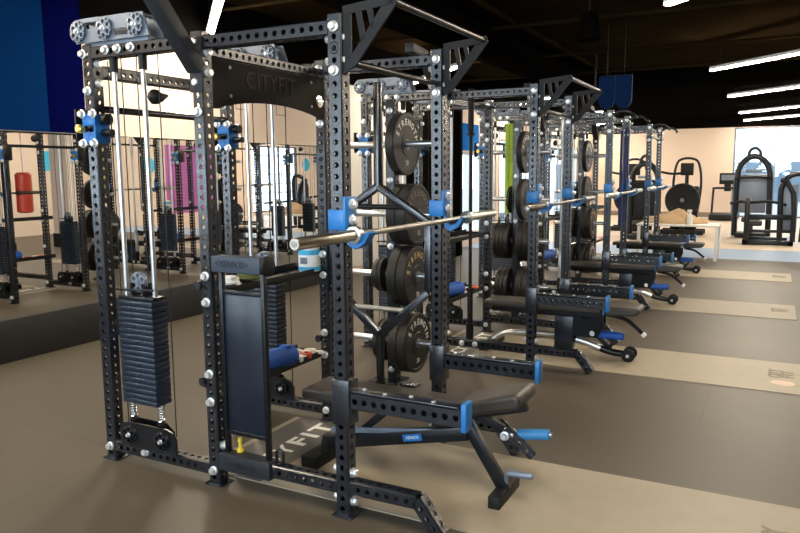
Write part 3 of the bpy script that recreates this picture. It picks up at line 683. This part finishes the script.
# left wall with mirror, painted parts and windows further on
def wall_with_openings(name, m, axis, pos, th, lo, hi, z0, z1, holes):
    """axis 'x': wall in the YZ plane at x=pos; holes = (a0,a1,b0,b1)"""
    mb = MB(); hs = sorted(holes)
    def bx(a0, a1, b0, b1):
        if a1-a0 < 1e-4 or b1-b0 < 1e-4: return
        if axis == 'x': mb.box(min(pos, pos+th), max(pos, pos+th), a0, a1, b0, b1)
        else: mb.box(a0, a1, min(pos, pos+th), max(pos, pos+th), b0, b1)
    a = lo
    for h in hs:
        bx(a, h[0], z0, z1); bx(h[0], h[1], z0, h[2]); bx(h[0], h[1], h[3], z1); a = h[1]
    bx(a, hi, z0, z1)
    return struct(mb.build(name, m))
def window(n, axis, pos, th, a0, a1, b0, b1, na, nb, m='white', bar=.05):
    mb = MB(); d0, d1 = sorted((pos+th*.25, pos+th*.75)); q0, q1 = sorted((pos+th*.45, pos+th*.52))
    def bx(mb, u0, u1, v0, v1, e0, e1):
        if axis == 'x': mb.box(e0, e1, u0, u1, v0, v1)
        else: mb.box(u0, u1, e0, e1, v0, v1)
    bx(mb, a0, a0+bar, b0, b1, d0, d1); bx(mb, a1-bar, a1, b0, b1, d0, d1); bx(mb, a0, a1, b0, b0+bar, d0, d1); bx(mb, a0, a1, b1-bar, b1, d0, d1)
    for k in range(1, na): x = a0+(a1-a0)*k/na; bx(mb, x-bar*.3, x+bar*.3, b0, b1, d0, d1)
    for k in range(1, nb): z = b0+(b1-b0)*k/nb; bx(mb, a0, a1, z-bar*.3, z+bar*.3, d0, d1)
    w = struct(mb.build('window_%d' % n, m)); g = MB(); bx(g, a0+bar*.5, a1-bar*.5, b0+bar*.5, b1-bar*.5, q0, q1); g.build('pane', 'glass', w)
LW = [(12.9, 15.4, .25, 2.0), (16.4, 18.9, .25, 2.35), (20.0, 24.0, .25, 2.35)]
wall_with_openings('wall_left', 'beige', 'x', XL, -.2, YB, YF, 0, 2.93, LW)
slab('pale_reflect_band', 'beige', (XL-.2, YB, 2.93), (XL, 3.5, ZC))  # pale wall top out of view, added to reflect in the near uprights
for k, (a0, a1, b0, b1) in enumerate(LW): window(1+k, 'x', XL, -.2, a0, a1, b0, b1, 3, 1)
slab('trim_5', 'blackceil', (XL-.2, 3.5, 2.93), (XL, YF, ZC))
# blue painted end of the left wall
slab('trim_6', 'navy', (XL, 3.5, 1.99), (XL+.012, 4.78, ZC)); slab('trim_7', 'midblue', (XL, 3.5, 1.99), (XL+.018, 4.38, ZC))
slab('trim_8', 'brightblue', (XL, 12.9, 2.04), (XL+.012, 15.0, 2.6))
slab('trim_9', 'offwhite', (XL, 9.12, .12), (XL+.012, 12.8, 2.92))
slab('trim_10', 'plinth', (XL, YB, 0), (XL+.075, 9.12, .37), .004)
mr = MB().box(XL+.004, XL+.02, YB+.2, 9.1, .372, 1.982).build('wall_mirror', 'mirror'); tag(mr, 'long wall mirror above the black plinth, behind the nearest rack', 'mirror')
inst('lettering', text_mesh('lettering', 'W', .32, 'greymetal', .002, bold=.004), None, (XL+.0145, 9.85, 2.02), (PI/2, 0, PI/2))
o = [x for x in COL.objects if x.name.startswith('lettering') and x.parent is None][-1]; o.name = 'wall_letter'; tag(o, 'grey letter W painted on the pale wall past the mirror', 'lettering')
# faint drawn lines on the wall above the mirror
ln = MB()
for y0, y1, z0, z1 in ((6.95, 6.96, 2.38, 2.75), (7.15, 7.16, 2.38, 2.75), (6.95, 7.16, 2.375, 2.385), (7.16, 7.75, 2.52, 2.53), (7.75, 7.76, 2.36, 2.75), (7.95, 7.96, 2.36, 2.75), (7.75, 7.96, 2.355, 2.365)):
    ln.box(XL, XL+.004, y0, y1, z0, z1)
struct(ln.build('trim_11', 'greyletter'))
# back wall
BW = [(-1.3, 3.6, .02, 2.95)]
wall_with_openings('wall_back', 'beige', 'y', YF, .2, XL-.2, XR+.2, 0, 2.96, BW)
slab('trim_12', 'blackceil', (XL-.2, YF, 2.96), (XR+.2, YF+.2, ZC))
window(4, 'y', YF, .2, -1.3, 3.6, .02, 2.95, 4, 1, 'greymetal', .05)
slab('baseboard_back', 'greyletter', (XL, YF-.03, 0), (-1.35, YF, .16))
# right wall and the wall behind the camera, with windows
RW = [(21.3, 24.2, .1, 2.6)]
wall_with_openings('wall_right', 'beige', 'x', XR, .2, YB, YF, 0, ZC, RW)
for k, (a0, a1, b0, b1) in enumerate(RW): window(5+k, 'x', XR, .2, a0, a1, b0, b1, 5, 7, 'gloss', .05)
FW = [(-5.85, -5.0, 1.0, 3.55), (-3.7, -1.9, 1.0, 3.55), (-1.3, .9, 1.0, 3.55)]  # unseen windows, sized and spaced for their reflection in the nearest uprights
wall_with_openings('wall_front', 'offwhite', 'y', YB, -.2, XL-.2, XR+.2, 0, ZC, FW)
for k, (a0, a1, b0, b1) in enumerate(FW): window(7+k, 'y', YB, -.2, a0, a1, b0, b1, 2, 1, 'gloss', .05)
slab('dark_reflect_panel', 'plinth', (XR-.015, YB, 0), (XR, 10.8, ZC))  # unseen dark panel, added so the rack side faces reflect something dark
slab('dark_reflect_band', 'blackceil', (XR-.015, 10.8, 2.7), (XR, YF, ZC))  # unseen black band, added to darken what the name board reflects
slab('trim_13', 'purple', (XR-.012, 17.0, .3), (XR, 19.2, 2.5))
# columns
slab('wall_pillar', 'blackceil', (-5.84, 11.45, 0), (-5.30, 12.75, 3.0))
cb = MB().box(2.0, 2.55, 10.6, 11.1, .30, ZC).build('wall_column', 'beige'); struct(cb)
c2 = MB().box(1.98, 2.57, 10.58, 11.12, 0, .30).build('baseboard_column', 'plinth'); struct(c2)
# outdoors beyond the back window
slab('ground', 'pave', (-30, YF+.3, -.3), (40, 60, -.02))
bd = thing('building', 'pale grey office building seen outside through the back window', 'building', (3, 40, -.02))
MB().box(-14, 12, 0, 6, 0, 1.95).build('facade', 'concrete', bd)
for k in range(8): MB().box(-12.5+k*3, -10.5+k*3, -.05, .1, .4, 1.55).build('window', 'glass', bd)

# ------------------------------------------------------------------ lifting platforms
for r, nm in enumerate(('nearest', 'second', 'third', 'farthest')):
    y0 = 2.83+PITCH*r; yc = y0+.4575
    pt = thing('lifting_platform', 'pale rubber platform strip with worn logo running out from the %s rack' % nm, 'platform', (0, yc, 0), 0, 'lifting platforms')
    MB().box(-2.74, .275, -.4575, .4575, 0, .006).build('mat', 'platform', pt)
    if r == 0: PTX = (text_mesh('lettering', 'CITY', .175, 'letter', .0006, 1.0, .0015), text_mesh('lettering', 'FIT', .175, 'letter', .0006, 1.25, .005), text_mesh('end_logo', 'CITY', .115, 'greyletter', .0006, 1.0, .005), text_mesh('end_logo', 'FIT', .115, 'greyletter', .0006, 1.4, .007))
    for me, ctr, wid in ((PTX[0], 3.075-yc+PITCH*r, .45), (PTX[1], 3.515-yc+PITCH*r, .37)):
        o = inst('lettering', me, pt, (-2.455, ctr, .0082), (0, 0, PI/2)); xs = [v.co.x for v in me.vertices]; o.scale = (wid/(max(xs)-min(xs)), 1, 1)
    inst('end_logo', PTX[2], pt, (.075, .07, .0068), (0, 0, PI/2)); inst('end_logo', PTX[3], pt, (.165, .07, .0068), (0, 0, PI/2))
    MB().box(-2.70, -2.315, -.4575, .4575, .006, .0076).build('logo_panel', 'greypanel', pt)
    if r in (1,): MB().prism([(.125+.085*math.cos(a*PI/10), -.20+.075*math.sin(a*PI/10)) for a in range(20)], 'z', .006, .0068).build('worn_mark', 'pinkmark', pt)

# ------------------------------------------------------------------ lamps
def lamp(x0, y0, L, label, z=3.15):
    t = thing('linear_ceiling_light', label, 'ceiling light', (x0, y0, z), -PI/4, 'diagonal linear ceiling lights')
    MB().box(0, L, -.04, .04, .0, .05, c=.006).build('housing', 'white', t)
    MB().box(.01, L-.01, -.038, .038, -.018, .002, c=.005).build('diffuser', 'lamp', t)
    for x in (.2, L-.2): MB().cyl((x, 0, .06), (x, 0, 3.6-z), .004, 6).build('suspension_wire', 'black', t)
    return t
NM = {-1.0: 'right', -5.95: 'left', 3.6: 'far right'}
for x0 in (-5.95, -1.0, 3.6):  # far right line is unseen, added to brighten the side the mirror shows
    for k, y0 in enumerate((-2.6, 2.3, 7.35, 12.5, 17.15, 22.35, 25.9)):
        yy = y0 if x0 != -5.95 else (-3.2, 2.7, 6.42, 11.77, 17.0, 21.6, 25.6)[k]  # second left lamp is added out of view to brighten the aisle
        xx = x0 if x0 != -5.95 else (-5.75 if k < 3 else -5.95)
        if (x0 == 3.6 and k not in (3, 4, 5)) or (x0 == -1.0 and k == 0) or (x0 == -5.95 and k < 1): continue
        lamp(xx, yy, 2.4, '%s lit linear lamp from the front in the %s line' % (('first', 'second', 'third', 'fourth', 'fifth', 'sixth', 'seventh')[k], NM[x0]))

# ceiling services
def pipe(label, m, pts, r, name='ceiling_pipe', cat='pipe'): return tag(MB().tube(pts, r, 12).build(name, m), label, cat)
pipe('brown sprinkler pipe running lengthwise under the dark ceiling', 'ceil', [(-2.95, YB+.3, 3.42), (-2.95, 15.1, 3.42)], .035)
pipe('thin brown sprinkler pipe crossing under the ceiling above the third rack', 'ceil', [(XL+.1, 11.2, 3.36), (XR-.1, 11.2, 3.36)], .022)
pipe('second thin brown pipe crossing under the ceiling toward the dark bulkhead', 'ceil', [(XL+.1, 13.4, 3.36), (XR-.1, 13.4, 3.36)], .03)
pipe('thin vertical drop pipe hanging from the ceiling left of the right-hand lamps', 'black', [(-2.9, 13.0, 3.6), (-2.9, 13.0, 2.95)], .02)
pipe('brown crossing pipe under the ceiling near the pendant speaker', 'ceil', [(XL+.1, 8.9, 3.40), (XR-.1, 8.9, 3.40)], .025)
tag(MB().box(-4.1, -3.3, 4.0, 15.1, 3.25, 3.58, c=.02).build('air_duct', 'blackceil'), 'dark rectangular air duct under the ceiling above the mirror side', 'duct')
pipe('brown cable tray line under the ceiling above the middle racks', 'ceil', [(XL+.1, 6.6, 3.45), (XR-.1, 6.6, 3.45)], .02)
spk = thing('pendant_speaker', 'black tapered pendant speaker hanging from the dark ceiling', 'speaker', (-1.868, 8.0, 2.99))
MB().lathe((0, 0, 0), (0, 0, 1), [(.10, 0), (.122, .006), (.118, .05), (.085, .26), (.06, .30)], 28).build('body', 'blackceil', spk)
MB().cyl((0, 0, .30), (0, 0, .62), .006, 8).build('cable', 'black', spk)
for dx, lab in ((-.10, 'left of two dark blue round-ended banners hanging above the third rack'), (.13, 'right of two dark blue round-ended banners hanging above the third rack')):
    t = thing('hanging_banner', lab, 'banner', (-2.06+dx, 10.4, 2.47), 0, 'dark blue banners above the third rack')
    pl = [(.11*math.cos(a*PI/12), .11+.13*math.sin(a*PI/12)) for a in range(12, 25)]
    MB().prism([(-.11, .42)] + pl + [(.11, .42)], 'y', -.03, .03).build('cloth', 'navycloth', t)
    MB().cyl((-.11, 0, .43), (.11, 0, .43), .012, 10).cyl((0, 0, .43), (0, 0, 1.16), .005, 6).build('hanger', 'black', t)

# ------------------------------------------------------------------ far machines
def mt(name, label, cat, loc): return thing(name, label, cat, loc)
# white table with heap of tan towels
tb2 = mt('table', 'white table holding a heap of tan towels behind the farthest rack', 'table', (-1.5, 14.0, 0))
MB().box(-.72, .66, -.42, .36, .60, .635, c=.006).build('tabletop', 'tan' if False else 'white', tb2)
for x, y in ((-.68, -.38), (.62, -.38), (-.68, .32), (.62, .32)): MB().box(x-.025, x+.025, y-.025, y+.025, .0, .60, c=.004).build('leg', 'white', tb2)
random.seed(3)
def heap():
    bm = bmesh.new(); bmesh.ops.create_icosphere(bm, subdivisions=4, radius=1)
    for v in bm.verts:
        n = math.sin(v.co.x*5)*math.cos(v.co.y*6+1)*.12+math.sin(v.co.x*13+v.co.y*9)*.06
        k = 1+n; pk = math.exp(-((v.co.x-.1)**2+v.co.y**2)*7)*.9
        v.co = Vector((v.co.x*.52*k, v.co.y*.26*k, max(0, v.co.z)*(.16+.10*pk)*(1+n)))
    me = D.meshes.new('towel_heap'); bm.to_mesh(me); bm.free(); me.materials.append(M['tan']); me.polygons.foreach_set('use_smooth', [True]*len(me.polygons)); return me
tag(inst('towel_heap', heap(), None, (-1.62, 13.97, .636)), 'heap of crumpled tan towels lying on the white table', 'towels')
sb = mt('spray_bottle', 'pale spray bottle standing on the white table beside the towels', 'bottle', (-1.33, 13.75, .635))
MB().lathe((0, 0, 0), (0, 0, 1), [(.045, 0), (.05, .01), (.05, .13), (.02, .19), (.018, .22)], 20).build('body', 'white', sb)
MB().box(-.05, .03, -.015, .015, .22, .26, c=.006).bar((-.03, 0, .23), (-.055, 0, .17), .012, .012).build('trigger', 'letter', sb)

# chest press in front
cp = mt('chest_press_machine', 'black chest press machine with curved right arch, front of the bright window', 'exercise machine', (-.1, 17.2, 0))
f = MB(); G = .075
for y in (-.35, .45): f.box(-.48, .48, y-.05, y+.05, .02, .12, c=.012)
f.box(-.47, -.37, -.4, .5, .02, .12, c=.01).box(.37, .47, -.4, .5, .02, .12, c=.01)
f.box(-.46, -.36, -.38, -.28, .1, .92, c=.012); f.box(-.40, .42, -.37, -.29, .55, .66, c=.012); f.box(-.40, .42, -.36, -.30, .28, .34, c=.012)
f.build('frame', 'gloss', cp)
MB().tube([(.46, -.33, .1), (.46, -.33, .75), (.43, -.33, 1.1), (.30, -.33, 1.36), (.18, -.33, 1.38)][::-1], .05, 12, 1).tube([(.22, -.3, .1), (.20, -.3, 1.0), (.22, -.3, 1.25), (.36, -.3, 1.46), (.60, -.3, 1.48), (.66, -.3, 1.2), (.62, -.3, .1)], .055, 12, 6).build('arch', 'gloss', cp)
MB().box(.26, .52, -.28, -.24, .3, 1.28, c=.01).build('shroud', 'greymetal', cp)
MB().tube([(-.75, -.3, .88), (-.55, -.3, .92), (-.40, -.3, .90)], .03, 10, 3).tube([(-.40, -.3, .90), (0, -.1, .92), (.3, -.3, .86)], .03, 10, 3).build('press_handle', 'black', cp)
MB().box(-.42, -.12, -.2, .3, .40, .50, c=.03).build('seat_pad', 'vinyl', cp); MB().box(-.45, -.36, -.3, .3, .55, 1.0, c=.03).build('back_pad', 'vinyl', cp)
# arched tower machine behind it
def arch_machine(name, label, loc, w, h, panel):
    t = mt(name, label, 'exercise machine', loc)
    pts = [(-w, 0, 0.02), (-w, 0, h*.55), (-w*.92, 0, h*.82), (-w*.55, 0, h*.95), (0, 0, h), (w*.55, 0, h*.95), (w*.92, 0, h*.82), (w, 0, h*.55), (w, 0, 0.02)]
    MB().tube(pts, .065, 12, 5).build('arch', 'gloss', t)
    MB().tube([(-w*.4, -.02, h*.93), (-w*.3, -.02, h*1.06), (0, -.02, h*1.10), (w*.3, -.02, h*1.06), (w*.4, -.02, h*.93)], .035, 10, 4).build('top_handle', 'gloss', t)
    p = MB().box(-w*.8, w*.8, -.02, .10, h*.30, h*.78, c=.02).build('weight_shroud', panel, t)
    MB().box(-w*.5, w*.5, -.04, -.015, h*.80, h*.84, c=.008).build('label_panel', 'greymetal', t)
    MB().tube([(-w*1.1, -.05, h*.72), (-w*.6, -.12, h*.74), (w*.6, -.12, h*.74), (w*1.1, -.05, h*.72)], .028, 10, 3).build('lat_bar', 'black', t)
    MB().box(-w*.9, w*.9, -.5, .1, .02, .12, c=.02).build('base', 'black', t)
    MB().box(-w*.55, w*.55, -.55, -.2, h*.2, h*.26, c=.03).box(-.05, .05, -.4, -.3, .1, h*.21).build('seat', 'vinyl', t)
    return t
am = arch_machine('lat_pulldown_machine', 'black arched pulldown machine with grey weight shroud against the window', (-.48, 19.0, 0), .36, 1.9, 'greymetal')
arch_machine('arched_machine', 'dark arched machine behind the farthest rack uprights, left of the table', (-2.72, 17.6, 0), .31, 1.75, 'black')
# elliptical with round flywheel
el = mt('elliptical_trainer', 'black elliptical trainer with round flywheel and square console, by the beige wall', 'exercise machine', (-2.0, 19.0, 0))
MB().tube([(-.22, 0, .5), (-.26, 0, 1.2), (-.20, 0, 1.72), (-.06, 0, 1.86), (.18, 0, 1.86), (.32, 0, 1.72), (.38, 0, 1.2), (.30, 0, .4), (.28, 0, .05)], .03, 12, 5).build('handle_frame', 'gloss', el)
MB().box(-.10, .20, -.06, .02, 1.46, 1.76, c=.02).build('console', 'black', el); MB().cyl((.05, 0, .6), (.05, 0, 1.5), .045, 14).build('mast', 'gloss', el)
MB().lathe((-.02, -.16, .86), (0, 1, 0), [(.05, -.02), (.10, -.02), (.12, 0), (.30, .0), (.34, -.02), (.39, -.02), (.41, .02), (.41, .10), (.38, .13), (.1, .13)], 36).build('flywheel', 'black', el)
MB().cyl((-.02, -.19, .86), (-.02, -.14, .86), .05, 16).build('hub_cap', 'greymetal', el)
MB().box(-.30, .28, -.06, .12, .12, .55, c=.05).box(.12, .34, -.10, .12, .3, 1.2, c=.04).build('shroud', 'gloss', el)
MB().tube([(-.55, -.05, 1.55), (-.3, -.05, 1.50), (.05, -.05, 1.52)], .03, 10, 3).build('side_handle', 'gloss', el)
MB().box(-.5, .5, -.3, -.2, .02, .14, c=.02).box(-.5, .5, .2, .3, .02, .14, c=.02).box(-.06, .06, -.3, .3, .05, .65, c=.02).build('base', 'black', el)
dup(el, (-3.35, 19.6, 0), 'black elliptical trainer half hidden behind the third rack uprights')
# treadmill
td = mt('treadmill', 'black treadmill with raised console beside the window edge, at the back wall', 'treadmill', (-1.42, 25.0, 0))
MB().box(-.40, .42, -.7, .7, .03, .20, c=.03).build('deck', 'black', td)
MB().tube([(-.38, .2, .15), (-.36, .3, .9), (-.30, .1, 1.0), (.30, .1, 1.0)], .035, 10, 4).tube([(.38, .2, .15), (.36, .3, .9), (.30, .1, 1.0)], .035, 10, 4).build('handrail', 'gloss', td)
MB().box(-.20, .32, .25, .33, 1.12, 1.48, c=.02).box(-.05, .15, .26, .32, .9, 1.15).build('console', 'black', td)
MB().box(-.14, .26, .243, .25, 1.25, 1.42).build('screen', 'greymetal', td)
# teal round decals reflected from the right wall
for k, (y, z, lab) in enumerate(((24.75, 1.9, 'teal round decal on the right wall beside the gridded window'), (16.3, 1.85, 'teal round decal on the right wall beside the purple panel'), (12.8, 1.95, 'teal round decal on the right wall nearest the red punching bag'))):
    tag(MB().lathe((XR, y, z), (-1, 0, 0), [(.26, 0), (.26, .012)], 28).build('wall_decal', 'teal'), lab, 'decal')
pb = mt('punching_bag', 'red punching bag hanging on the right side, seen in the mirror', 'punching bag', (3.2, 10.4, .75))
MB().lathe((0, 0, 0), (0, 0, 1), [(.12, 0), (.17, .03), (.17, .85), (.12, .9)], 24).build('bag', 'red', pb); MB().cyl((0, 0, .9), (0, 0, 2.85), .01, 8).build('chain', 'chrome', pb)

# ------------------------------------------------------------------ light from outside
wd = D.worlds.new('sky'); SC.world = wd; wd.use_nodes = True; nt = wd.node_tree
bg = nt.nodes['Background']; bg.inputs['Color'].default_value = (.78, .90, 1, 1); bg.inputs['Strength'].default_value = 3.0
def daylight(name, loc, rot, sx, sy, power, col=(.80, .90, 1.0)):
    l = D.lights.new(name, 'AREA'); l.shape = 'RECTANGLE'; l.size = sx; l.size_y = sy; l.energy = power; l.color = col
    o = D.objects.new(name, l); COL.objects.link(o); o.location = loc; o.rotation_euler = rot
for k, (a0, a1, b0, b1) in enumerate(FW): daylight('daylight', ((a0+a1)/2, YB-.3, (b0+b1)/2), (PI/2, 0, 0), a1-a0, b1-b0, 56*(a1-a0)*(b1-b0))
for k, (a0, a1, b0, b1) in enumerate(RW): daylight('daylight', (XR+.3, (a0+a1)/2, (b0+b1)/2), (PI/2, 0, PI/2), a1-a0, b1-b0, 90)

# ------------------------------------------------------------------ camera and view
cam = D.cameras.new('camera'); co = D.objects.new('camera', cam); COL.objects.link(co); SC.camera = co
cam.sensor_width = 36; cam.lens = 717.3661*36/800; cam.clip_start = .05; cam.clip_end = 200
yaw, pit, rol = .4811, .1322, -.0074
fw = Vector((-math.sin(yaw)*math.cos(pit), math.cos(yaw)*math.cos(pit), -math.sin(pit)))
r0 = Vector((math.cos(yaw), math.sin(yaw), 0)); u0 = r0.cross(fw); c, s = math.cos(rol), math.sin(rol)
rt = c*r0+s*u0; up = -s*r0+c*u0
m = Matrix((rt, up, -fw)).transposed().to_4x4(); m.translation = (0, 0, 1.6152); co.matrix_world = m
SC.view_settings.view_transform = 'Standard'; SC.view_settings.look = 'None'; SC.view_settings.gamma = 1; SC.view_settings.use_curve_mapping = False
SC.view_settings.exposure = 0.0
cy = SC.cycles; cy.use_denoising = True; cy.max_bounces = 8; cy.diffuse_bounces = 4; cy.glossy_bounces = 5; cy.transparent_max_bounces = 12; cy.sample_clamp_indirect = 6; cy.use_light_tree = True
